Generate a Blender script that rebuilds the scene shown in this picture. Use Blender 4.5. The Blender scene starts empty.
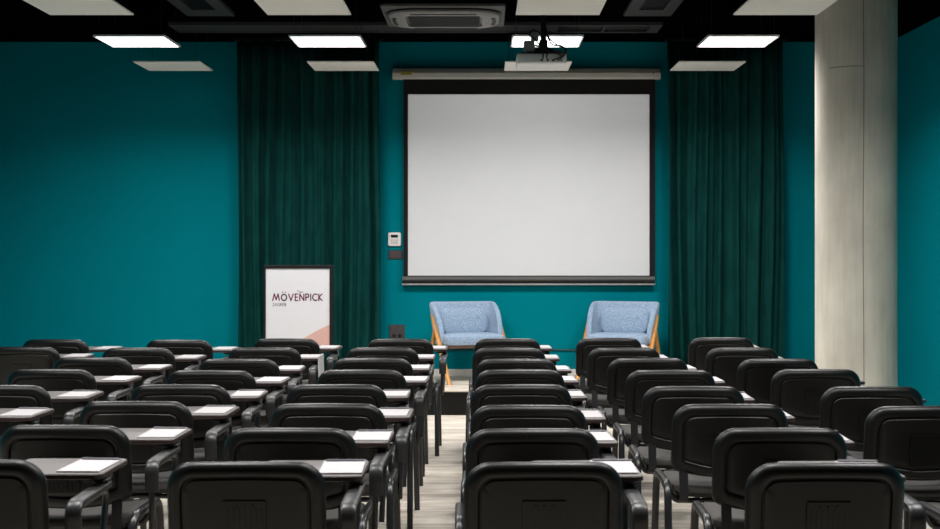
import bpy, bmesh, math, random
from mathutils import Vector, Matrix
R = random.Random(7)
S = bpy.context.scene
COL = S.collection
PI = math.pi

# ------------------------------------------------------------------ materials
def mat(name, c, rough=.5, c2=None, scale=20, stretch=(1,1,1), spec=.5, metal=0, sheen=0, bump=0, bscale=None, lo=.35, hi=.65, detail=4):
    m = bpy.data.materials.new(name); m.use_nodes = True
    nt = m.node_tree; N = nt.nodes; L = nt.links
    b = N['Principled BSDF']
    b.inputs['Roughness'].default_value = rough
    b.inputs['Metallic'].default_value = metal
    b.inputs['Specular IOR Level'].default_value = spec
    b.inputs['Base Color'].default_value = (*c, 1)
    if sheen:
        b.inputs['Sheen Weight'].default_value = sheen
        b.inputs['Sheen Roughness'].default_value = .4
    tc = N.new('ShaderNodeTexCoord'); mp = N.new('ShaderNodeMapping')
    mp.inputs['Scale'].default_value = stretch
    L.new(tc.outputs['Object'], mp.inputs['Vector'])
    if c2 is None: c2 = tuple(v*.88 for v in c)
    nz = N.new('ShaderNodeTexNoise'); nz.inputs['Scale'].default_value = scale; nz.inputs['Detail'].default_value = detail
    L.new(mp.outputs['Vector'], nz.inputs['Vector'])
    cr = N.new('ShaderNodeValToRGB')
    cr.color_ramp.elements[0].position = lo; cr.color_ramp.elements[0].color = (*c2, 1)
    cr.color_ramp.elements[1].position = hi; cr.color_ramp.elements[1].color = (*c, 1)
    L.new(nz.outputs['Fac'], cr.inputs['Fac']); L.new(cr.outputs['Color'], b.inputs['Base Color'])
    if bump:
        n2 = N.new('ShaderNodeTexNoise'); n2.inputs['Scale'].default_value = bscale or scale*4
        L.new(mp.outputs['Vector'], n2.inputs['Vector'])
        bp = N.new('ShaderNodeBump'); bp.inputs['Strength'].default_value = bump; bp.inputs['Distance'].default_value = .004
        L.new(n2.outputs['Fac'], bp.inputs['Height']); L.new(bp.outputs['Normal'], b.inputs['Normal'])
    return m

def floor_mat():
    m = bpy.data.materials.new('pale_wood_plank_floor'); m.use_nodes = True
    nt = m.node_tree; N = nt.nodes; L = nt.links; b = N['Principled BSDF']
    tc = N.new('ShaderNodeTexCoord')
    br = N.new('ShaderNodeTexBrick'); br.inputs['Scale'].default_value = 1
    br.inputs['Brick Width'].default_value = 1.25; br.inputs['Row Height'].default_value = .19
    br.inputs['Mortar Size'].default_value = .0015; br.offset = .37
    br.inputs['Color1'].default_value = (.72,.645,.55,1); br.inputs['Color2'].default_value = (.60,.54,.46,1)
    br.inputs['Mortar'].default_value = (.36,.32,.27,1)
    L.new(tc.outputs['Object'], br.inputs['Vector'])
    mp = N.new('ShaderNodeMapping'); mp.inputs['Scale'].default_value = (1.3,9,1)
    L.new(tc.outputs['Object'], mp.inputs['Vector'])
    nz = N.new('ShaderNodeTexNoise'); nz.inputs['Scale'].default_value = 1.6; nz.inputs['Detail'].default_value = 7; nz.inputs['Roughness'].default_value = .6
    L.new(mp.outputs['Vector'], nz.inputs['Vector'])
    cr = N.new('ShaderNodeValToRGB')
    cr.color_ramp.elements[0].position = .34; cr.color_ramp.elements[0].color = (.58,.56,.54,1)
    cr.color_ramp.elements[1].position = .58; cr.color_ramp.elements[1].color = (1,1,1,1)
    L.new(nz.outputs['Fac'], cr.inputs['Fac'])
    mx = N.new('ShaderNodeMix'); mx.data_type = 'RGBA'; mx.blend_type = 'MULTIPLY'; mx.inputs[0].default_value = .9
    L.new(br.outputs['Color'], mx.inputs[6]); L.new(cr.outputs['Color'], mx.inputs[7])
    L.new(mx.outputs[2], b.inputs['Base Color'])
    b.inputs['Roughness'].default_value = .55
    return m

def concrete_mat():
    m = mat('bare_concrete', (.82,.765,.66), .75, (.60,.56,.48), 3.0, (1,1,.6), .25, bump=.25, bscale=60, detail=9, lo=.3, hi=.68)
    nt = m.node_tree; N = nt.nodes; L = nt.links; b = N['Principled BSDF']
    src = b.inputs['Base Color'].links[0].from_socket
    tc = N.new('ShaderNodeTexCoord'); mp = N.new('ShaderNodeMapping'); mp.inputs['Scale'].default_value = (30,30,2.2)
    L.new(tc.outputs['Object'], mp.inputs['Vector'])
    n = N.new('ShaderNodeTexNoise'); n.inputs['Scale'].default_value = 1; n.inputs['Detail'].default_value = 5
    L.new(mp.outputs['Vector'], n.inputs['Vector'])
    cr = N.new('ShaderNodeValToRGB'); cr.color_ramp.elements[0].position = .3; cr.color_ramp.elements[0].color = (.91,.905,.89,1)
    cr.color_ramp.elements[1].position = .6; cr.color_ramp.elements[1].color = (1,1,1,1)
    L.new(n.outputs['Fac'], cr.inputs['Fac'])
    mx = N.new('ShaderNodeMix'); mx.data_type = 'RGBA'; mx.blend_type = 'MULTIPLY'; mx.inputs[0].default_value = 1
    L.new(src, mx.inputs[6]); L.new(cr.outputs['Color'], mx.inputs[7]); L.new(mx.outputs[2], b.inputs['Base Color'])
    return m

def emit_mat(name, c, s):
    m = bpy.data.materials.new(name); m.use_nodes = True
    b = m.node_tree.nodes['Principled BSDF']
    b.inputs['Base Color'].default_value = (.8,.8,.8,1); b.inputs['Emission Color'].default_value = (*c,1)
    b.inputs['Emission Strength'].default_value = s
    return m

M = dict(
    teal=mat('teal_wall_paint', (.0,.203,.252), .7, (.0,.194,.240), 1.5, spec=.02, bump=.04, bscale=90),
    ceiling=mat('black_ceiling_paint', (.0014,.0013,.0018), .9, spec=0),
    rear=mat('dark_grey_rear_wall_paint', (.06,.06,.06), .8),
    floor=floor_mat(),
    riser=mat('black_stage_riser', (.006,.005,.0045), .6, scale=8, spec=.2),
    base=mat('pale_grey_skirting', (.82,.80,.76), .5),
    shell=mat('black_plastic', (.0030,.0027,.0026), .37, (.0024,.0022,.0021), 60, spec=.42, bump=.12, bscale=500),
    vinyl=mat('black_seat_upholstery', (.0045,.0043,.0041), .44, (.0037,.0035,.0034), 40, spec=.5),
    seat=mat('charcoal_seat_fabric', (.055,.050,.045), .75, (.040,.037,.034), 250, spec=.3, sheen=.15),
    tube=mat('black_enamelled_steel', (.016,.016,.017), .33, spec=.6),
    armpad=mat('satin_black_armrest_plastic', (.020,.020,.021), .40, spec=.6),
    tablet=mat('dark_grey_laminate', (.15,.135,.13), .42, (.13,.12,.115), 60, spec=.6),
    edge=mat('brown_black_edging', (.035,.020,.018), .45),
    cap=mat('black_rubber', (.01,.01,.01), .8),
    paper=mat('white_paper', (.49,.465,.47), .7, (.475,.45,.455), 10),
    pen=mat('grey_pen_plastic', (.16,.16,.18), .35),
    curtain=mat('dark_green_velvet', (.0062,.050,.046), .95, (.0044,.036,.034), 5, (3,3,.8), .0),
    white=mat('white_plastic', (.88,.88,.88), .4, (.76,.76,.75), 8),
    casing=mat('off_white_metal_casing', (.60,.575,.53), .45, (.585,.56,.515), 8),
    sheet=mat('matte_white_screen_fabric', (.56,.56,.57), .9, (.55,.55,.56), 4, spec=.1),
    border=mat('black_screen_masking', (.012,.011,.012), .8, spec=.2),
    alu=mat('dark_grey_aluminium', (.12,.118,.115), .4, (.10,.098,.095), 30, (1,1,40), metal=.3),
    lip=mat('pale_aluminium_lip', (.40,.40,.40), .4, metal=.3),
    black=mat('matte_black_metal', (.006,.006,.0065), .5, spec=.3),
    darkgrey=mat('dark_grey_plastic', (.055,.050,.055), .5),
    grille=mat('dark_grille', (.03,.03,.033), .6),
    vent=mat('grey_painted_metal', (.034,.035,.038), .6, spec=.2),
    cassette=mat('grey_cassette_plastic', (.085,.08,.078), .55, spec=.3),
    acoustic=mat('off_white_mineral_panel', (.93,.90,.86), .9, (.915,.885,.845), 80, spec=.1),
    lamp=emit_mat('led_diffuser', (1.0,.985,.965), 4.0),
    concrete=concrete_mat(),
    seam=mat('concrete_joint', (.25,.225,.19), .8, (.36,.33,.29), 6),
    blue=mat('light_blue_woven_wool', (.37,.475,.61), .9, (.19,.27,.385), 110, spec=.15, sheen=.3, bump=.5, bscale=260),
    oak=mat('golden_oak', (.62,.29,.07), .45, (.48,.20,.04), 5, (12,12,1.2)),
    walnut=mat('brown_wood_rail', (.16,.07,.035), .5, (.11,.05,.025), 6, (1,10,1)),
    poster=mat('white_poster_print', (.66,.65,.68), .6, (.65,.64,.67), 5),
    pink=mat('salmon_print', (.60,.36,.315), .6, (.59,.35,.31), 5),
    plum=mat('plum_print', (.15,.012,.055), .6),
    greyink=mat('grey_print', (.22,.17,.19), .6),
    yellow=mat('yellow_sticker', (.42,.32,.05), .6, (.25,.2,.05), 90),
    lcd=mat('dark_lcd', (.02,.025,.03), .2),
    cable=mat('black_cable_rubber', (.012,.012,.013), .5),
    greycab=mat('grey_adapter_plastic', (.32,.31,.30), .5),
    wire=mat('thin_steel_wire', (.05,.05,.055), .4, metal=.6),
    tealcab=mat('dark_teal_cable', (.004,.05,.06), .5),
)

# ------------------------------------------------------------------ mesh helpers
def obj(name, bm, m, parent=None, smooth=False, loc=None):
    me = bpy.data.meshes.new(name)
    bmesh.ops.recalc_face_normals(bm, faces=bm.faces[:])
    if smooth:
        for f in bm.faces: f.smooth = True
        for e in bm.edges:
            if len(e.link_faces) == 2 and e.calc_face_angle(0) > math.radians(38): e.smooth = False
    bm.to_mesh(me); bm.free()
    for mm in (m if isinstance(m, (list, tuple)) else [m]): me.materials.append(mm)
    o = bpy.data.objects.new(name, me); COL.objects.link(o)
    if parent: o.parent = parent
    if loc: o.location = loc
    return o

def thing(name, label, cat, loc=(0,0,0), rz=0, group=None):
    o = bpy.data.objects.new(name, None); COL.objects.link(o)
    o.empty_display_size = .1
    o.location = loc; o.rotation_euler = (0,0,rz); tag(o, label, cat, group); return o

def tag(o, label, cat, group=None):
    o['label'] = label; o['category'] = cat
    if group: o['group'] = group
    return o

def struct(name, bm, m, smooth=False):
    o = obj(name, bm, m, None, smooth); o['kind'] = 'structure'; return o

def dup(root, loc, rz, label, group=None, keep=None):
    r = root.copy(); COL.objects.link(r); r.location = loc; r.rotation_euler = (0,0,rz); r['label'] = label
    if group: r['group'] = group
    for ch in list(root.children):
        c = ch.copy(); COL.objects.link(c); c.parent = r
        for g in list(ch.children):
            d = g.copy(); COL.objects.link(d); d.parent = c
    return r

def box(bm, x0, x1, y0, y1, z0, z1, bev=0, seg=2, mtx=None, mi=0):
    g = bmesh.ops.create_cube(bm, size=1)['verts']
    for v in g: v.co = Vector((x0+(v.co.x+.5)*(x1-x0), y0+(v.co.y+.5)*(y1-y0), z0+(v.co.z+.5)*(z1-z0)))
    fs = set(f for v in g for f in v.link_faces)
    for f in fs: f.material_index = mi
    vs = set(g)
    if bev:
        es = list(set(e for v in g for e in v.link_edges))
        r = bmesh.ops.bevel(bm, geom=es, offset=bev, segments=seg, affect='EDGES', profile=.5)
        vs = set(v for f in r['faces'] for v in f.verts) | set(v for v in g if v.is_valid)
        for f in r['faces']: f.material_index = mi
    if mtx is not None:
        for v in vs:
            if v.is_valid: v.co = mtx @ v.co
    return bm

def Box(*a, **k): return box(bmesh.new(), *a, **k)

def fillet(pts, r, n=6):
    pts = [Vector(p) for p in pts]; out = [pts[0]]
    for i in range(1, len(pts)-1):
        p = pts[i]; a = pts[i-1]-p; b = pts[i+1]-p
        rr = r[i-1] if isinstance(r, (list, tuple)) else r
        ang = a.angle(b)
        if ang > PI-.03 or rr <= 0: out.append(p); continue
        d = min(rr/math.tan(ang/2), a.length*.49, b.length*.49)
        p0 = p+a.normalized()*d; p1 = p+b.normalized()*d
        for k in range(n+1):
            t = k/n; out.append(p0*(1-t)**2 + p*2*t*(1-t) + p1*t*t)
    out.append(pts[-1]); return out

def ellipse(a, b, n=12, p=2.0):
    o = []
    for k in range(n):
        t = 2*PI*k/n; c = math.cos(t); s = math.sin(t)
        o.append((a*math.copysign(abs(c)**(2/p), c), b*math.copysign(abs(s)**(2/p), s)))
    return o

def sweep(bm, pts, sec, up=(1,0,0), closed=False):
    """sweeps a section; the section's first axis stays along 'up' as far as it can"""
    pts = [Vector(p) for p in pts]; up = Vector(up); rings = []
    n = len(pts)
    for i, p in enumerate(pts):
        t = (pts[min(i+1, n-1)]-pts[max(i-1, 0)]).normalized()
        u = up - t*up.dot(t)
        if u.length < 1e-3: u = Vector((0,1,0)) - t*t.y
        u.normalize(); w = t.cross(u)
        rings.append([bm.verts.new(p+u*a+w*b) for a, b in sec])
    m = len(sec)
    for i in range(n-1):
        for k in range(m):
            bm.faces.new((rings[i][k], rings[i][(k+1)%m], rings[i+1][(k+1)%m], rings[i+1][k]))
    bm.faces.new(rings[0][::-1]); bm.faces.new(rings[-1])
    return bm

def tube(bm, pts, r, n=10, up=(1,0,0)): return sweep(bm, pts, ellipse(r, r, n), up)

def loft(bm, loops, cap0=True, cap1=True, mi=0):
    rs = [[bm.verts.new(p) for p in l] for l in loops]; m = len(rs[0])
    fs = []
    for a, b in zip(rs, rs[1:]):
        for k in range(m): fs.append(bm.faces.new((a[k], a[(k+1)%m], b[(k+1)%m], b[k])))
    if cap0: fs.append(bm.faces.new(rs[0][::-1]))
    if cap1: fs.append(bm.faces.new(rs[-1]))
    for f in fs: f.material_index = mi
    return bm

def rrect(a, b, r, n=7, m=6, rb=None):
    """rounded rectangle outline: half sizes a, b; extra points along the sides"""
    r = max(min(r, a*.98, b*.98), .002); o = []
    q = r if rb is None else max(min(rb, a*.98, b*.98), .002)
    cs = [(a-r, b-r, 0, r), (-(a-r), b-r, 90, r), (-(a-q), -(b-q), 180, q), (a-q, -(b-q), 270, q)]
    for i, (cx, cy, st_, rr) in enumerate(cs):
        for k in range(n+1):
            t = math.radians(st_+90*k/n); o.append((cx+rr*math.cos(t), cy+rr*math.sin(t)))
        nx = cs[(i+1)%4]; t = math.radians(nx[2])
        e = (nx[0]+nx[3]*math.cos(t), nx[1]+nx[3]*math.sin(t)); p = o[-1]
        for k in range(1, m): o.append((p[0]+(e[0]-p[0])*k/m, p[1]+(e[1]-p[1])*k/m))
    return o

def cyl(bm, c, r, h, n=24, axis='Z', r2=None):
    rot = {'Z': Matrix.Identity(4), 'X': Matrix.Rotation(PI/2, 4, 'Y'), 'Y': Matrix.Rotation(PI/2, 4, 'X')}[axis]
    bmesh.ops.create_cone(bm, cap_ends=True, segments=n, radius1=r, radius2=r if r2 is None else r2, depth=h, matrix=Matrix.Translation(c) @ rot)
    return bm

# ------------------------------------------------------------------ the room
CAM_H = 1.42; F = 1373.0; VX, VY = 484.0, 250.0
XL, XR, YB, YR, ZC = -4.72, 3.90, 13.20, -4.0, 3.42
YS, ZS = 11.80, .21          # stage front and height
struct('floor', Box(XL-.1, XR+.1, YR-.1, YB+.1, -.1, 0), M['floor'])
struct('ceiling', Box(XL-.1, XR+.1, YR-.1, YB+.1, ZC, ZC+.1), M['ceiling'])
struct('wall_back', Box(XL-.1, XR+.1, YB, YB+.1, 0, ZC), M['teal'])
struct('wall_left', Box(XL-.1, XL, YR-.1, YB, 0, ZC), M['teal'])
struct('wall_right', Box(XR, XR+.1, YR-.1, YB, 0, ZC), M['teal'])
struct('wall_rear', Box(XL, XR, YR-.1, YR, 0, ZC), M['rear'])
struct('baseboard_back', Box(XL, 2.95, YB-.014, YB, ZS, ZS+.066, bev=.003), M['base'])

st = thing('stage', 'low stage platform with pale plank top and black riser before the teal wall', 'stage', (0, YS, 0))
obj('stage_top', Box(XL+.002, 2.95, -.012, YB-YS-.001, ZS-.010, ZS, bev=.002), M['floor'], st)
obj('riser', Box(XL+.002, 2.94, 0, YB-YS-.001, 0, ZS-.0105), M['riser'], st)

# column
CX, CY, CR = 2.85, 10.52, .306
cm = thing('concrete_column', 'round bare concrete column beside the right wall', 'column', (CX, CY, 0))
bm = bmesh.new(); cyl(bm, (0,0,ZC/2), CR, ZC-.002, 72)
obj('shaft', bm, M['concrete'], cm, True)
def onshaft(px, z):     # angle on the shaft seen at column pixel px
    a = -PI/2
    for _ in range(12):
        off = (px-VX)*(CY+CR*math.sin(a))/F - CX
        a = -PI/2 + math.asin(max(-.999, min(.999, off/CR)))
    return Vector(((CR+.0005)*math.cos(a), (CR+.0005)*math.sin(a), z))
bm = bmesh.new()
tube(bm, [onshaft(863.5 + .35*math.sin(z*3), z) for z in [3.3-.11*i for i in range(29)]], .0035, 6)
tube(bm, [onshaft(829+i*1.9, 2.79) for i in range(19)], .003, 6, up=(0,0,1))
obj('formwork_seam', bm, M['seam'], cm, True)

# ------------------------------------------------------------------ ceiling fittings
SCREEN_FILL_W = 90; LAMP_W = 33; SPREAD = 151
HX = [-2.83, -1.27, .51, 2.07]
PZ = CAM_H + 1.685
POS = ['leftmost', 'second from left', 'third from left', 'rightmost']
def wires(t, h, half, top):
    for sx in (-1, 1):
        for sy in (-1, 1):
            b = bmesh.new(); tube(b, [(sx*half, sy*half, h), (sx*half, sy*half, top)], .0018, 6)
            obj('suspension_wire', b, M['wire'], t)
def acoustic(x, y, label):
    t = thing('ceiling_panel', label, 'ceiling panel', (x, y, PZ), 0, 'unlit ceiling panels')
    obj('panel', Box(-.3, .3, -.3, .3, 0, .012, bev=.002), M['acoustic'], t)
    wires(t, .012, .26, ZC-PZ)
for i, x in enumerate(HX):
    acoustic(x+.018, 9.55, 'unlit white square ceiling panel cut by top of photo, %s of four' % POS[i])
    acoustic(x-.02, 12.62, 'unlit white square ceiling panel hanging nearest the teal wall, %s of four' % POS[i])
def lamp(x, y, label):
    t = thing('ceiling_light', label, 'ceiling light', (x, y, CAM_H+1.70), 0, 'square ceiling lights')
    bm = bmesh.new()
    for a in ((-.286,.286,-.286,-.274), (-.286,.286,.274,.286), (-.286,-.274,-.274,.274), (.274,.286,-.274,.274)):
        box(bm, a[0], a[1], a[2], a[3], 0, .016)
    box(bm, -.274, .274, -.274, .274, .012, .016)
    obj('frame', bm, M['white'], t)
    obj('diffuser', Box(-.273, .273, -.273, .273, .003, .0118), M['lamp'], t)
    ld = bpy.data.lights.new('led_array', 'AREA'); ld.shape = 'SQUARE'; ld.size = .54; ld.energy = LAMP_W; ld.spread = math.radians(SPREAD); ld.color = (1.0, .985, .965)
    lo = bpy.data.objects.new('led_array', ld); COL.objects.link(lo); lo.parent = t; lo.location = (0, 0, .0015)
    wires(t, .016, .25, ZC-CAM_H-1.70)
for i, x in enumerate(HX):
    lamp(x, 11.23, 'glowing square ceiling light before the teal wall, %s of four' % POS[i])
for k, y in enumerate((7.9, 4.6)):
    for i, x in enumerate(HX):
        lamp(x, y, 'square ceiling light over %s chairs, beyond top of photo, %s' % (('the middle', 'the rear')[k], POS[i]))

# air conditioning cassette
H = 1.80
t = thing('air_conditioner', 'grey ceiling cassette air conditioner with dark central grille', 'air conditioner', (-.305, 10.60, CAM_H+H))
bm = bmesh.new()
loft(bm, [[(x, y, z) for x, y in rrect(a, a, .04)] for a, z in ((.44,.0),(.462,.0),(.466,.006),(.466,.02),(.40,.05))])
obj('fascia', bm, M['cassette'], t, True)
obj('housing', Box(-.40, .40, -.40, .40, .05, ZC-CAM_H-H, bev=.01), M['black'], t)
bm = bmesh.new()
loft(bm, [[(x, y, z) for x, y in rrect(a, b, r)] for a, b, r, z in ((.425,.37,.22,.004),(.42,.365,.22,-.022),(.40,.345,.20,-.036),(.29,.25,.05,-.038),(.285,.245,.04,-.020))])
inn = obj('inner_ring', bm, mat('pale_grey_cassette_ring', (.26,.25,.245), .5), t, True)
bm = bmesh.new(); loft(bm, [[(x, y, z) for x, y in rrect(.437, .385, .225)] for z in (.003, -.010)]); obj('shadow_gap', bm, M['black'], t, True)
bm = bmesh.new(); box(bm, -.275, .275, -.235, .235, -.034, -.0205)
for k in range(22):
    y = -.225+k*.0215; box(bm, -.27, .27, y, y+.008, -.040, -.034)
obj('return_grille', bm, M['grille'], t)
for sx in (-1, 1):
    b = bmesh.new()
    sweep(b, fillet([(sx*.375, -.16, -.036), (sx*.385, 0, -.036), (sx*.375, .16, -.036)], .2), ellipse(.016, .006, 8), up=(1,0,0))
    obj('air_outlet', b, M['black'], t, True)
for sy in (-1, 1):
    b = bmesh.new()
    sweep(b, [(-.25, sy*.315, -.036), (.25, sy*.315, -.036)], ellipse(.018, .006, 8), up=(0,1,0))
    obj('air_outlet', b, M['black'], t, True)

def vent(x, label):
    t = thing('ceiling_vent', label, 'air vent', (x, 11.03, ZC), 0, 'square air vents in the black ceiling')
    bm = bmesh.new(); w, l = .20, .54
    for a in ((-w, w, l-.30, l), (-w, w, -l, -l+.1), (-w, -.1, -l+.1, l-.30), (.1, w, -l+.1, l-.30)):
        box(bm, a[0], a[1], a[2], a[3], -.03, -.001)
    obj('frame', bm, M['vent'], t)
    bm = bmesh.new(); box(bm, -.1, .1, -l+.1, l-.3, -.006, -.001)
    for k in range(9):
        xx = -.088+k*.022; box(bm, xx-.002, xx+.002, -l+.1, l-.3, -.024, -.006)
    obj('louvre', bm, M['black'], t)
vent((211-VX)*11.57/F, 'dark grey ceiling vent at top left of the photo')
vent((647-VX)*11.57/F, 'dark grey ceiling vent right of the projector')

t = thing('slot_diffuser', 'long grey linear air slot crossing the black ceiling behind the projector', 'air vent', (0, 12.25, ZC))
x0, x1 = (168-VX)*12.03/F, (663-VX)*12.03/F
bm = bmesh.new()
for a in ((x0, x1, -.22, -.16), (x0, x1, .16, .22), (x0, x0+.1, -.16, .16), (x1-.1, x1, -.16, .16)): box(bm, a[0], a[1], a[2], a[3], -.03, -.001)
for px in (380, 505, 557, 604):
    xx = (px-VX)*12.2/F; box(bm, xx-.012, xx+.012, -.16, .16, -.03, -.001)
xm = (557-VX)*12.2/F
box(bm, x0+.1, xm-.012, -.16, .16, -.026, -.001)
obj('frame', bm, M['vent'], t)
obj('slot', Box(xm+.012, x1-.1, -.16, .16, -.008, -.0015), M['black'], t)

# projector
PY, PXc = 10.40, .437
t = thing('projector', 'white projector hanging from a black ceiling pole before the screen', 'projector', (PXc, PY, CAM_H+1.412))
bm = bmesh.new(); box(bm, -.19, .19, 0, .30, 0, .078, bev=.014, seg=3)
obj('body', bm, M['white'], t, True)
bm = bmesh.new(); box(bm, -.15, .17, -.003, .003, .012, .058, bev=.002)
obj('connector_panel', bm, mat('light_grey_plastic', (.80,.82,.82), .5), t)
for k, (x, w) in enumerate(((0.0,.022), (.045,.018), (.085,.018), (.125,.012), (.15,.012))):
    obj('socket', Box(x-w/2, x+w/2, -.006, -.002, .018, .030), M['black'], t)
bm = bmesh.new(); cyl(bm, (.08, .315, .04), .03, .05, 24, 'Y'); obj('lens', bm, M['lcd'], t, True)
bm = bmesh.new(); box(bm, -.15, .17, .04, .26, .079, .092, bev=.003); box(bm, -.03, .07, .10, .20, .092, .12, bev=.004)
for s in (-1, 1):
    sweep(bm, [(.02+s*.12, .15+s*.08, .09), (.02, .15, .15)], ellipse(.012, .006, 8))
    sweep(bm, [(.02+s*.12, .15-s*.08, .09), (.02, .15, .15)], ellipse(.012, .006, 8))
obj('mount_bracket', bm, M['black'], t, True)
top = ZC-CAM_H-1.412
bm = bmesh.new(); cyl(bm, (.02, .15, (.11+top)/2), .022, top-.11, 20); cyl(bm, (.02, .15, .17), .034, .06, 20)
obj('pole', bm, M['black'], t, True)
bm = bmesh.new(); cyl(bm, (.02, .15, top-.008), .075, .014, 24); obj('ceiling_plate', bm, M['black'], t, True)
bm = bmesh.new(); box(bm, -.135, -.05, .05, .12, .10, .185, bev=.015, seg=3); box(bm, -.08, -.02, .06, .10, .18, .25, bev=.012); sweep(bm, [(-.05,.09,.15), (.02,.15,.15)], ellipse(.008,.008,8), up=(0,0,1))
obj('adapter_box', bm, M['greycab'], t, True)
# added spot lamp, masked to the screen's rectangle, to even out its brightness
pl = bpy.data.lights.new('added_screen_fill', 'SPOT'); pl.energy = SCREEN_FILL_W; pl.spot_size = math.radians(100); pl.spot_blend = 0; pl.shadow_soft_size = .012
po = bpy.data.objects.new('added_screen_fill', pl); COL.objects.link(po); po.parent = t
po.location = (0, .36, .04); po.rotation_euler = (PI/2, 0, 0)
pl.use_nodes = True; nt = pl.node_tree; N = nt.nodes; L = nt.links
em = N['Emission']; tc = N.new('ShaderNodeTexCoord'); sp = N.new('ShaderNodeSeparateXYZ'); L.new(tc.outputs['Normal'], sp.inputs[0])
def mth(op, a, b):
    n = N.new('ShaderNodeMath'); n.operation = op
    for k, v in enumerate((a, b)):
        if isinstance(v, float): n.inputs[k].default_value = v
        else: L.new(v, n.inputs[k])
    return n.outputs[0]
az = mth('ABSOLUTE', sp.outputs['Z'], 0.0)
rx = mth('DIVIDE', sp.outputs['X'], az); ry = mth('DIVIDE', sp.outputs['Y'], az)
def band(v, lo, hi): return mth('MULTIPLY', mth('GREATER_THAN', v, lo), mth('LESS_THAN', v, hi))
D_ = 13.147-(PY+.36); zl = CAM_H+1.412+.04
f_ = mth('MULTIPLY', band(rx, ((408-VX)/(F/13.15)-PXc)/D_, ((649.4-VX)/(F/13.15)-PXc)/D_),
         band(ry, (CAM_H-(275.6-VY)/(F/13.15)-zl)/D_, (CAM_H-(94.4-VY)/(F/13.15)-zl)/D_))
L.new(f_, em.inputs['Strength'])
def spl(pts, n=10):
    pts = [Vector(p) for p in pts]; P = [pts[0]]+pts+[pts[-1]]; o = []
    for i in range(1, len(P)-2):
        for k in range(n):
            u = k/n; a, b, c, d = P[i-1:i+3]
            o.append(.5*((2*b)+(c-a)*u+(2*a-5*b+4*c-d)*u*u+(3*b-a-3*c+d)*u**3))
    return o+[pts[-1]]
cabs = [
    [(.035,.13,.30), (.06,.05,.20), (.12,.0,.14), (.17,-.04,.11), (.17,-.05,.06), (.125,-.012,.024)],
    [(.04,.14,.25), (.08,.03,.15), (.15,-.03,.13), (.185,-.05,.085), (.15,-.04,.05), (.085,-.012,.024)],
    [(.0,.13,.22), (.02,.04,.12), (.05,-.03,.085), (.035,-.045,.05), (.045,-.012,.024)],
    [(-.02,.10,.24), (-.06,.06,.27), (-.09,.05,.22), (-.05,.03,.19), (.0,-.02,.11), (.01,-.03,.05), (0,-.012,.024)],
    [(.09,.0,.10), (.12,-.04,.07), (.16,-.03,.05), (.14,-.04,.09), (.10,-.03,.075), (.09,.01,.09)],
]
for c in cabs:
    bm = bmesh.new(); tube(bm, spl(c), .0055, 8); obj('cable', bm, M['cable'], t, True)

# ------------------------------------------------------------------ projection screen
PS = F/13.15
def sx(px): return (px-VX)/PS
def sz(py): return CAM_H-(py-VY)/PS
t = thing('projection_screen', 'large white pull-down projection screen with black border on the teal wall', 'projection screen', (0, 13.15, 0))
bm = bmesh.new(); zt, zb = sz(68.8), sz(79.3)
sec = [(-.035,zb), (-.055,zb+.012), (-.058,zb+.055), (-.030,zt-.004), (-.02,zt), (.0499,zt), (.0499,zb)]
loft(bm, [[(x, a, b) for a, b in sec] for x in (sx(394.5), sx(658.3))])
obj('casing', bm, M['casing'], t)
for a, b in ((sx(392.8), sx(394.5)), (sx(658.3), sx(660))):
    bm = bmesh.new(); loft(bm, [[(x, p[0]*(1.04 if p[0]<0 else 1), p[1]) for p in sec] for x in (a, b)]); obj('end_cap', bm, M['casing'], t)
obj('sticker', Box(sx(401), sx(412), -.0605, -.0585, sz(75.8), sz(72)), M['yellow'], t)
bm = bmesh.new()
for k, x in enumerate((640,641.8,643.2,645,646.6,648,649.2)): box(bm, sx(x), sx(x+1.0), -.0600, -.0585, sz(74.0), sz(73.3))
obj('faint_lettering', bm, mat('grey_lettering', (.25,.24,.23), .5), t)
bm = bmesh.new(); cyl(bm, (sx(652.6), -.060, sz(74)), .008, .005, 16, 'Y'); obj('button', bm, M['darkgrey'], t)
obj('masking_border', Box(sx(403.5), sx(655), 0, .003, sz(280), sz(79)), M['border'], t)
obj('viewing_surface', Box(sx(408), sx(649.4), -.003, -.0005, sz(275.6), sz(94.4)), M['sheet'], t)
bm = bmesh.new(); zb0, zt0 = sz(280.4), sz(276.4)
loft(bm, [[(x, a, b) for a, b in ((-.010,zb0), (-.016,zb0+.01), (-.012,zt0-.004), (-.004,zt0), (.012,zt0), (.014,zb0))] for x in (sx(402.5), sx(654.6))])
obj('bottom_bar', bm, M['alu'], t)
bm = bmesh.new(); box(bm, sx(402.5), sx(654.6), -.008, .012, sz(283.5), sz(280.4)-.0005); obj('bar_groove', bm, M['black'], t)
bm = bmesh.new(); box(bm, sx(402), sx(655), -.016, .014, sz(285.1), sz(283.6), bev=.003)
obj('bar_lip', bm, M['lip'], t, True)

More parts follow.
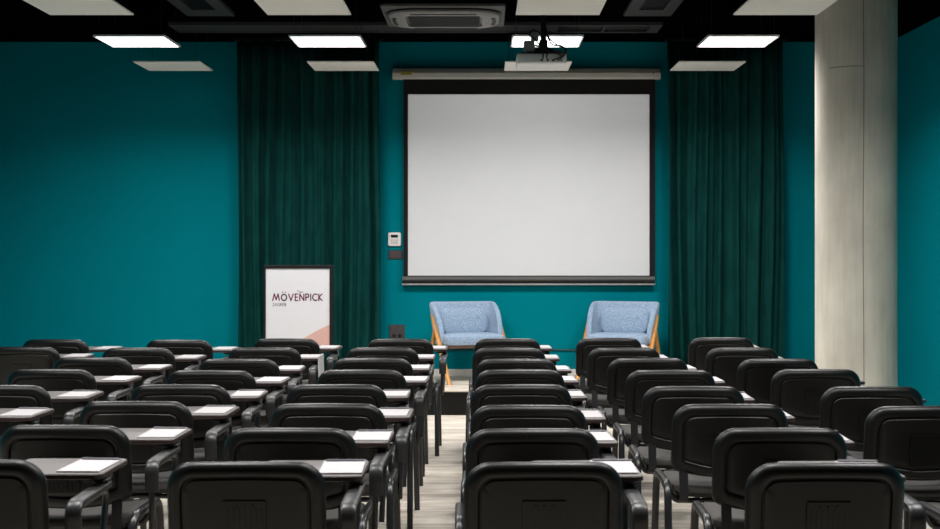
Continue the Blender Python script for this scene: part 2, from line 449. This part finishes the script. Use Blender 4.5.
# small wall fittings
PW = F/13.2
def wx(px): return (px-VX)/PW
def wz(py): return CAM_H-(py-VY)/PW
t = thing('thermostat', 'small white thermostat with dark display on the teal wall beside the screen', 'thermostat', (wx(394.6), YB, wz(239.3)))
bm = bmesh.new(); loft(bm, [[(x, y, z) for x, z in rrect(.062-i, .066-i, .016-i*.5)] for i, y in ((0,-.001),(0,-.017),(.004,-.022))]); obj('housing', bm, M['white'], t, True)
obj('display', Box(-.033, .033, -.0245, -.0215, .016, .044, bev=.002), M['lcd'], t)
obj('keypad', Box(-.036, .036, -.0235, -.0215, -.045, .004, bev=.002), mat('pale_pink_buttons', (.72,.66,.64), .5), t)
t = thing('wall_switch', 'dark wall switch plate just below the white thermostat', 'switch', (wx(395.5), YB, wz(254.6)))
bm = bmesh.new(); loft(bm, [[(x, y, z) for x, z in rrect(.068-i, .043-i, .008)] for i, y in ((0,-.001),(0,-.009),(.003,-.012))]); obj('plate', bm, M['darkgrey'], t, True)
for k in range(3): obj('rocker', Box(-.052+k*.036, -.020+k*.036, -.016, -.0115, -.026, .026, bev=.002), mat('dark_brown_grey_rocker', (.085,.06,.065), .5), t)
t = thing('wall_socket', 'dark double wall socket low on the teal wall beside the curtain', 'socket', (wx(397), YB, wz(332)))
bm = bmesh.new(); loft(bm, [[(x, y, z) for x, z in rrect(.075-i, .070-i, .008)] for i, y in ((0,-.001),(0,-.009),(.003,-.012))]); obj('plate', bm, M['darkgrey'], t, True)
for k in (-1, 1):
    for z in (.033, -.036):
        bm = bmesh.new(); cyl(bm, (k*.028, -.0125, z), .018, .003, 20, 'Y'); obj('socket_hole', bm, M['black'] if z < 0 else mat('dark_brown_grey_insert', (.075,.055,.06), .5), t)
bm = bmesh.new(); tube(bm, [(wx(432), YB-.008, wz(350)), (wx(512), YB-.008, wz(349.6)), (wx(604), YB-.008, wz(350.2))], .009, 8, up=(0,0,1))
tag(obj('wall_cable', bm, M['tealcab'], None, True), 'thin dark cable running low along the teal wall between the blue armchairs', 'cable')

# ------------------------------------------------------------------ curtains
def curtain(name, label, xa, xb, seed):
    r = random.Random(seed); t = thing(name, label, 'curtain', (0, 12.97, ZS))
    nx, nz = 260, 14; h = ZC-ZS-.03
    fr = [(r.uniform(42,48), r.uniform(0,6.3), .50, 1.6), (r.uniform(66,74), r.uniform(0,6.3), .28, 2.2), (r.uniform(104,116), r.uniform(0,6.3), .12, 2.5), (r.uniform(12,15), r.uniform(0,6.3), .45, .8)]
    bm = bmesh.new(); g = []
    for j in range(nz+1):
        z = .012 + h*j/nz; row = []
        for i in range(nx+1):
            x = xa+(xb-xa)*i/nx
            xx = x + .018*math.sin(z*1.1+x*3)*(1-j/nz)
            y = sum(a*math.sin(f*xx+p+.3*math.sin(z*.9+f)+m*math.sin(6.1*xx+p*2)) for f, p, a, m in fr)
            e = min(1, (x-xa)/.05, (xb-x)/.05)
            row.append(bm.verts.new((x+.010*math.sin(z*1.3+i*.05), y*.056*(.75+.25*e), z)))
        g.append(row)
    for j in range(nz):
        for i in range(nx): bm.faces.new((g[j][i], g[j][i+1], g[j+1][i+1], g[j+1][i]))
    o = obj('drape', bm, M['curtain'], t, True)
    for e in o.data.edges: e.use_edge_sharp = False
    md = o.modifiers.new('thickness', 'SOLIDIFY'); md.thickness = .006; md.offset = 0
    obj('curtain_rail', Box(xa-.03, xb+.03, -.02, .02, h+.006, h+.028, bev=.003), M['black'], t)
curtain('curtain', 'dark green velvet curtain hanging left of the screen behind the poster stand', -2.33, -.985, 3)
curtain('curtain', 'dark green velvet curtain hanging right of the screen by the column', 1.735, 2.835, 11)

# ------------------------------------------------------------------ poster stand
BY = 12.30; PB = F/BY
def bx(px): return (px-298.6)/PB
def bz(py): return CAM_H-(py-VY)/PB-ZS
t = thing('poster_stand', 'white hotel poster in a black framed stand before the left curtain', 'sign', ((298.6-VX)/PB, BY, ZS))
bm = bmesh.new()
box(bm, bx(264), bx(333.4), -.012, .022, bz(268.6), bz(265), bev=.004)
ZP = bz(350.5)
box(bm, bx(264), bx(265.9), -.010, .02, ZP, bz(268.6)); box(bm, bx(329.6), bx(333.4), -.010, .02, ZP, bz(268.6))
box(bm, bx(264), bx(333.4), -.012, .022, ZP-.02, ZP, bev=.003)
obj('frame', bm, M['black'], t)
bm = bmesh.new(); cyl(bm, (0, .032, .30), .012, .58, 16); box(bm, -.04, .04, .021, .026, ZP-.01, ZP+.12); obj('pole', bm, M['black'], t, True)
bm = bmesh.new(); cyl(bm, (0, .032, .008), .17, .016, 40); cyl(bm, (0, .032, .022), .03, .02, 20); obj('base', bm, M['black'], t, True)
poster = obj('poster', Box(bx(265.9), bx(329.6), -.004, .008, ZP, bz(268.6)), M['poster'], t)
# pink swoosh: an area under a shallow arc at bottom right
bm = bmesh.new(); up_, dn = [], []
for k in range(17):
    u = k/16; px = 287+u*42.4; d = 329.4-px; py = 324.7+.44*d+.0035*d*d
    up_.append(bm.verts.new((bx(px), -.0048, bz(py)))); dn.append(bm.verts.new((bx(px), -.0048, ZP+.001)))
for k in range(16): bm.faces.new((dn[k], dn[k+1], up_[k+1], up_[k]))
r = bmesh.ops.extrude_face_region(bm, geom=bm.faces[:]); bmesh.ops.translate(bm, vec=(0,.0006,0), verts=[v for v in r['geom'] if isinstance(v, bmesh.types.BMVert)])
obj('pink_shape', bm, M['pink'], poster)
def strokes(bm, polys, x0, z0, w, h, th, y=-.0049):
    for pl in polys:
        for (a, b), (c, d) in zip(pl, pl[1:]):
            p = Vector((x0+a*w, 0, z0+b*h)); q = Vector((x0+c*w, 0, z0+d*h)); v = q-p
            if v.length < 1e-6: continue
            n = Vector((-v.z, 0, v.x)).normalized()*th/2; e = v.normalized()*th*.3
            ring = [p-e+n, q+e+n, q+e-n, p-e-n]
            lo = [bm.verts.new((s.x, y, s.z)) for s in ring]; hi = [bm.verts.new((s.x, y+.0008, s.z)) for s in ring]
            bm.faces.new(lo); bm.faces.new(hi[::-1])
            for k in range(4): bm.faces.new((lo[k], hi[k], hi[(k+1)%4], lo[(k+1)%4]))
def arc(cx, cy, rx, ry, a0, a1, n=14): return [(cx+rx*math.cos(math.radians(a0+(a1-a0)*k/n)), cy+ry*math.sin(math.radians(a0+(a1-a0)*k/n))) for k in range(n+1)]
GL = {
 'M': (1.25, [[(-.05,0),(.26,1.02),(.62,.12),(.98,1.02),(1.25,0)]]),
 'O': (1.0, [arc(.5,.5,.5,.5,0,360,20)]),
 'Ö': (1.0, [arc(.5,.48,.5,.48,0,360,20), [(.20,1.26),(.26,1.26)], [(.74,1.26),(.80,1.26)]]),
 'V': (.9, [[(0,1),(.45,0),(.9,1)]]), 'E': (.5, [[(.5,1),(0,1),(0,0),(.5,0)], [(0,.52),(.44,.52)]]),
 'N': (.78, [[(0,0),(0,1),(.78,0),(.78,1)]]), 'P': (.55, [[(0,0),(0,1),(.28,1)]+arc(.28,.74,.27,.26,90,-90,8)+[(0,.48)]]),
 'I': (.02, [[(.01,0),(.01,1)]]), 'C': (.78, [arc(.52,.5,.52,.5,52,308,14)]),
 'K': (.65, [[(0,0),(0,1)], [(.62,1),(.02,.5),(.66,0)]]), 'Z': (.6, [[(0,1),(.6,1),(0,0),(.6,0)]]),
 'A': (.8, [[(0,0),(.4,1),(.8,0)], [(.16,.36),(.64,.36)]]), 'G': (.85, [arc(.5,.5,.5,.5,50,340,14)+[(.97,.45),(.6,.45)]]),
 'R': (.6, [[(0,0),(0,1),(.28,1)]+arc(.28,.74,.27,.26,90,-90,8)+[(0,.48)], [(.25,.48),(.6,0)]]),
 'B': (.58, [[(0,0),(0,1),(.26,1)]+arc(.26,.76,.24,.24,90,-90,8)+[(0,.52),(.3,.52)]+arc(.3,.26,.27,.26,90,-90,8)+[(0,0)]]),
}
def word(w, x0, x1, z0, h, th, gap, m, name):
    tot = sum(GL[c][0] for c in w)+gap*(len(w)-1); s = (x1-x0)/tot; x = x0; bm = bmesh.new()
    for c in w:
        strokes(bm, GL[c][1], x, z0, s, h, th); x += (GL[c][0]+gap)*s
    return bm
bm = word('MÖVENPICK', bx(273), bx(322.2), bz(300.5), (300.5-294.0)/PB, .0108, .38, None, '')
# little bird above the N
strokes(bm, [[(bx(a), bz(b)) for a, b in ((297.4,290.6),(298.8,291.1),(299.7,291.9),(300.3,293.0),(301.0,292.3),(301.9,291.9),(303.0,291.9))]], 0, 0, 1, 1, .0055)
obj('wordmark', bm, M['plum'], poster)
bm = word('ZAGREB', bx(272.8), bx(286), bz(305.9), (305.9-303.3)/PB, .0042, .45, None, '')
obj('city_lettering', bm, M['greyink'], poster)

# ------------------------------------------------------------------ blue armchairs
def armchair(label, loc, rz, mirror):
    t = thing('armchair', label, 'armchair', loc, rz, 'blue armchairs on the stage')
    W, th, yB, yF = .30, .042, .18, -.09; LEAN = .20
    # plan path: left wing front -> back corner -> right wing front
    path = fillet([(-W, yF, 0), (-W, yB, 0), (W, yB, 0), (W, yF, 0)], .085, 8)
    P = []
    for a, b in zip(path, path[1:]):
        k = max(1, int((b-a).length/.03))
        for i in range(k): P.append(a.lerp(b, i/k))
    P.append(path[-1])
    bm = bmesh.new(); rings = []
    n = len(P)
    for i, p in enumerate(P):
        tg = (P[min(i+1, n-1)]-P[max(i-1, 0)]).normalized(); nin = Vector((tg.y, -tg.x, 0))
        f = min(1, max(0, (p.y-yF)/(yB-yF-.03)))           # 0 at wing front, 1 at back
        zt = .405 + .320*(1-(1-f)**2.0)**.75
        ring = []
        for off, z in ((0, .345), (0, zt-.018), (.008, zt-.005), (th/2, zt), (th-.008, zt-.005), (th, zt-.018), (th, .345)):
            lean = max(0, z-.36)*LEAN*f
            splay = 1+max(0, z-.36)*.28
            q = p+nin*off
            ring.append(bm.verts.new((q.x*splay, q.y+lean, z)))
        rings.append(ring)
    for a, b in zip(rings, rings[1:]):
        for k in range(7): bm.faces.new((a[k], a[(k+1)%7], b[(k+1)%7], b[k]))
    bm.faces.new(rings[0]); bm.faces.new(rings[-1][::-1])
    obj('shell', bm, M['blue'], t, True)
    bm = bmesh.new(); L = []
    for ins, d in ((0,0),(0,-.030),(.006,-.046),(.022,-.056),(.07,-.060)):
        L.append([(x*(1+max(0,.54+z-.36)*.22), yB-.040+max(0, .54+z-.36)*LEAN+d, .54+z) for x, z in rrect(.226-ins, .122-ins, max(.085-ins,.01))])
    loft(bm, L); obj('back_cushion', bm, M['blue'], t, True)
    bm = bmesh.new()
    L = [[(x, y-.035, z) for x, y in rrect(.288-i*1.5, .180-i, .045-i*.3)] for i, z in ((.02,.335),(.004,.345),(0,.365),(0,.402),(.006,.420),(.03,.434),(.10,.440))]
    loft(bm, L); obj('seat_cushion', bm, M['blue'], t, True)
    bm = bmesh.new(); box(bm, -.262, .262, -.20, .16, .312, .338, bev=.006); obj('seat_rail', bm, M['walnut'], t)
    for s in (-1, 1):
        xo = s*(W-.004)
        A = Vector((xo+s*.026, .105, .590)); Fo = Vector((xo+s*.022, -.38, .0)); Ro = Vector((xo+s*.022, .29, .0))
        bm = bmesh.new(); v = A+(A-Fo)*.03
        loft(bm, [[(p.x+a*r, p.y+b*r, p.z) for a, b in ellipse(1, 1.15, 12)] for p, r in ((v, .014), (A.lerp(Fo,.1), .020), (A.lerp(Fo,.5), .024), (Fo, .019))])
        obj('leg', bm, M['oak'], t, True)
        B = A.lerp(Fo, .16)
        bm = bmesh.new(); loft(bm, [[(p.x+a*r, p.y+b*r, p.z) for a, b in ellipse(1, 1.15, 12)] for p, r in ((B, .015), (B.lerp(Ro,.4), .019), (Ro, .015))])
        obj('leg', bm, M['oak'], t, True)
        bm = bmesh.new(); sweep(bm, [(s*(W-.08), -.11, .325), (xo+s*.02, -.13, .325)], ellipse(.011,.011,8), up=(0,0,1)); obj('leg_spacer', bm, M['oak'], t, True)
    return t
armchair('light blue fabric armchair with oak legs, left one on the stage', (-.14, 12.76, ZS), math.radians(20), 1)
armchair('light blue fabric armchair with oak legs, right one beside the right curtain', (1.27, 12.76, ZS), math.radians(-20), -1)

# ------------------------------------------------------------------ conference chairs
BT, BH, BWd = .806, .268, .234          # back top, height, half width
def back_outline(ins, dy, wrapk=.42):
    a, b = BWd-ins, BH/2-ins
    zc = BT-BH/2-.010; o = []
    for x, z in rrect(a, b, .078-ins*.75, 9, 8, rb=max(.030-ins*.3, .012)):
        if z < 0: z -= .032*(1-(x/a)**2)*min(1, -z/b)
        else: z += .006*(1-(x/a)**2)*min(1, z/b)
        zz = zc+z
        o.append((x, (BT-zz)*.15+wrapk*x*x+dy, zz))
    return o
def make_chair(label):
    t = thing('conference_chair', label, 'chair')
    bm = bmesh.new(); loft(bm, [back_outline(i, d) for i, d in ((.12,.036),(.06,.036),(.032,.034),(.018,.029),(.008,.021),(.002,.011),(.0,.0))], cap1=True)
    obj('backrest', bm, M['vinyl'], t, True)
    bm = bmesh.new(); loft(bm, [back_outline(i, d) for i, d in ((.0,-.0005),(.0012,-.008),(.0045,-.0155),(.010,-.022),(.017,-.0265),(.025,-.0295),(.034,-.0305),(.0405,-.0295),(.0440,-.026),(.0460,-.020),(.12,-.020))])
    sh = obj('back_shell', bm, M['shell'], t, True)
    bm = bmesh.new(); loft(bm, [back_outline(i, d) for i, d in ((.0500,-.0202),(.0503,-.0255),(.0530,-.0280),(.08,-.0285),(.12,-.0285))])
    obj('back_panel', bm, M['shell'], sh, True)
    bm = bmesh.new()
    def yb(z, d): return (BT-z)*.15+d
    def slab(x0, x1, z0, z1, d0, d1):
        v = [bm.verts.new((x, yb(z, d), z)) for d in (d0, d1) for x, z in ((x0,z0),(x1,z0),(x1,z1),(x0,z1))]
        for f in ((0,1,2,3),(7,6,5,4),(0,4,5,1),(1,5,6,2),(2,6,7,3),(3,7,4,0)): bm.faces.new([v[k] for k in f])
    slab(-.063, .063, .560, .688, -.0280, -.0312)
    slab(-.062, .062, .681, .688, -.0313, -.0345)
    for k in range(7): slab(-.052+k*.0165, -.046+k*.0165, .565, .664, -.0313, -.0330)
    for k in (-1, 0, 1): slab(k*.024-.004, k*.024+.004, .669, .675, -.0313, -.0345)
    obj('ribbed_plate', bm, M['shell'], sh)
    # seat
    bm = bmesh.new()
    def so(i, z, drop=0):
        o = []
        for x, y in rrect(.228-i, .21-i, .06-i*.4, 7, 6):
            yy = y+.255
            o.append((x, yy, z-.018*max(0, (yy-.36)/.10)**2+.25*x*x*(1 if z > .45 else .6)))
        return o
    loft(bm, [so(i, z) for i, z in ((.001,.432),(0,.440),(.004,.452),(.016,.461),(.05,.464),(.12,.460),(.17,.458))])
    obj('seat', bm, M['seat'], t, True)
    bm = bmesh.new(); loft(bm, [so(i, z) for i, z in ((.07,.409),(.03,.410),(.012,.416),(.004,.4315))])
    obj('seat_shell', bm, M['shell'], t, True)
    for s in (-1, 1):
        bm = bmesh.new()
        p = fillet([(s*.262,-.105,.004), (s*.255,-.005,.478), (s*.255,.345,.478), (s*.262,.405,.004)], .075, 8)
        sweep(bm, p, ellipse(.0155,.0165,12,2.6), up=(1,0,0))
        lf = obj('leg_frame', bm, M['tube'], t, True)
        for yy in (-.105, .405):
            bm = bmesh.new(); cyl(bm, (s*.262, yy, .008), .0155, .016, 14); obj('foot_cap', bm, M['cap'], lf, True)
        bm = bmesh.new()
        sweep(bm, fillet([(s*.186,.20,.404), (s*.186,.020,.404), (s*.186,.044,.585)], .02, 5), [(-.018,-.004),(.018,-.004),(.018,.004),(-.018,.004)], up=(1,0,0))
        obj('back_bracket', bm, M['tube'], t)
    for yy in (.085, .29):
        bm = bmesh.new(); sweep(bm, fillet([(-.250,yy,.470), (-.215,yy,.398), (.215,yy,.398), (.250,yy,.470)], .03, 5), ellipse(.011,.011,10), up=(0,1,0))
        obj('cross_bar', bm, M['tube'], t, True)
    # arm and writing tablet on the sitter's right
    bm = bmesh.new()
    sweep(bm, fillet([(.286,.125,.395), (.294,.098,.638), (.294,.46,.642), (.286,.40,.395)], .055, 7), ellipse(.011,.014,10), up=(1,0,0))
    ar = obj('arm_frame', bm, M['tube'], t, True)
    bm = bmesh.new()
    sweep(bm, fillet([(.294,.102,.550), (.294,.090,.650), (.294,.43,.656)], .06, 8), ellipse(.025,.012,16,3.2), up=(1,0,0))
    obj('arm_pad', bm, M['armpad'], ar, True)
    bm = bmesh.new(); box(bm,   .245, .312, .36, .46, .673, .689, bev=.003); cyl(bm, (.300,.41,.668), .016, .05, 14, 'Y')
    obj('tablet_hinge', bm, M['tube'], t, True)
    def to(i, z): return [(x+.145, y+.478, z+.004) for x, y in rrect(.172-i, .168-i, .028-i*.5, 7, 2)]
    bm = bmesh.new(); loft(bm, [to(i, z) for i, z in ((.004,.685),(0,.687),(0,.700),(.002,.7015))]); tb = obj('writing_tablet', bm, M['edge'], t, True)
    bm = bmesh.new(); loft(bm, [to(i, z) for i, z in ((.003,.7016),(.003,.7026))]); obj('tablet_top', bm, M['tablet'], tb)
    return t

ROWS = ['front row by the stage', 'second row from the stage', 'third row from the stage', 'fourth row from the stage',
        'fifth row from the stage', 'sixth row from the stage', 'seventh row from the stage', 'back row nearest the camera']
COLS = ['leftmost column', 'second column from left', 'third column from left', 'column left of the aisle', 'column right of the aisle',
        'second column from right', 'rightmost column']
TOPY = [[339.5,340,338.6,339,338.6,338,337.6], [347,348,347.7,347.7,348,348,348], [0,357.7,359,358.2,359,358.2,359],
        [0,369.3,370.5,369.8,369.7,370.2,369.3], [0,385.2,384.6,384.6,384.6,386.4,386.7], [0,403.5,401.4,403.7,405.2,404.2,406.2],
        [0,0,425.3,428.3,428.8,428.2,428], [0,0,459.8,462,462.2,463,0]]
PX = [[54, 178, 286, 400, 507.5, 609.5, 722], [22, 137, 264, 382, 509, 624.5, 743], [None, 91, 238, 372, 516.5, 648.5, 779],
      [None, 49.5, 210, 361, 520, 671, 817], [None, -2, 179, 336, 521.5, 694, 873.5], [None, -76, 134, 327, 528.5, 731, 926],
      [None, None, 62, 289, 533, 781.5, 1023], [None, None, -36, 244.5, 544, 828, None]]
proto = None; pad0 = pen0 = None
for r_ in range(8):
    for c_ in range(7):
        px = PX[r_][c_]
        if px is None: continue
        y = .620*F/(TOPY[r_][c_]-VY); x = (px-VX)*y/F; rz = math.radians(R.uniform(-1.6, 1.6))
        if r_ == 1 and c_ == 0: rz = math.radians(3)
        lab = 'black padded tablet chair, %s, %s' % (ROWS[r_], COLS[c_])
        if proto is None:
            proto = make_chair(lab); proto['group'] = 'black tablet chairs in rows'; proto.location = (x, y, 0); proto.rotation_euler.z = rz; ch = proto
        else: ch = dup(proto, (x, y, 0), rz, lab)
        dx = .018 if c_ >= 4 else 0
        for k_ in ch.children:
            if k_.name.startswith('writing_tablet'): k_.location.x = dx
        # notepad lying on the tablet
        a = rz+math.radians(R.uniform(-2, 2)); lx, ly = .239+dx+R.uniform(-.008, .004), .477+R.uniform(-.008, .008)
        X = x+lx*math.cos(rz)-ly*math.sin(rz); Y = y+lx*math.sin(rz)+ly*math.cos(rz)
        lab = 'white notepad on chair tablet, %s, %s' % (ROWS[r_], COLS[c_])
        if pad0 is None:
            pad0 = tag(obj('notepad', Box(-.069, .069, -.128, .128, 0, .005), M['paper']), lab, 'notepad', 'white notepads on the chair tablets'); n = pad0
        else: n = pad0.copy(); COL.objects.link(n); n['label'] = lab
        n.location = (X, Y, .7068); n.rotation_euler.z = a
        if r_ >= 4:
            lab = 'slim grey pen on notepad, %s, %s' % (ROWS[r_], COLS[c_])
            if pen0 is None:
                bm = bmesh.new(); cyl(bm, (0,0,.0035), .0035, .125, 10, 'X'); cyl(bm, (.068,0,.0035), .0035, .012, 10, 'X', .001); box(bm, -.058, -.02, -.001, .001, .0066, .0085)
                pen0 = tag(obj('pen', bm, M['pen'], None, True), lab, 'pen', 'pens on the notepads'); p = pen0
            else: p = pen0.copy(); COL.objects.link(p); p['label'] = lab
            p.location = (X-math.sin(a)*.108, Y+math.cos(a)*.108, .7119); p.rotation_euler.z = a+math.radians(R.uniform(-4, 4))

# white board leaning on a chair arm
bm = bmesh.new(); box(bm, -.005, .005, -.12, .12, 0, .735, bev=.002, mtx=Matrix.Rotation(math.radians(-1.5), 4, 'Y'))
tag(obj('display_board', bm, M['paper'], None, False, (-1.045, 8.95, .0015)), 'narrow white board standing upright against a chair arm, second row, third column from left', 'board')

# ------------------------------------------------------------------ world, camera
w = bpy.data.worlds.new('room_world'); S.world = w; w.use_nodes = True
w.node_tree.nodes['Background'].inputs['Color'].default_value = (0,0,0,1)
cd = bpy.data.cameras.new('camera'); co = bpy.data.objects.new('camera', cd); COL.objects.link(co)
co.location = (0, 0, CAM_H); co.rotation_euler = (PI/2, 0, 0)
cd.sensor_width = 36; cd.lens = F/940*36; cd.shift_x = -(VX-470)/940; cd.shift_y = -(264.5-VY)/940
cd.clip_start = .05; cd.clip_end = 60
cd.dof.use_dof = True; cd.dof.focus_distance = 9.0; cd.dof.aperture_fstop = 8.0
S.camera = co
S.view_settings.view_transform = 'Standard'; S.view_settings.look = 'None'
S.view_settings.exposure = 0.2; S.view_settings.gamma = 1
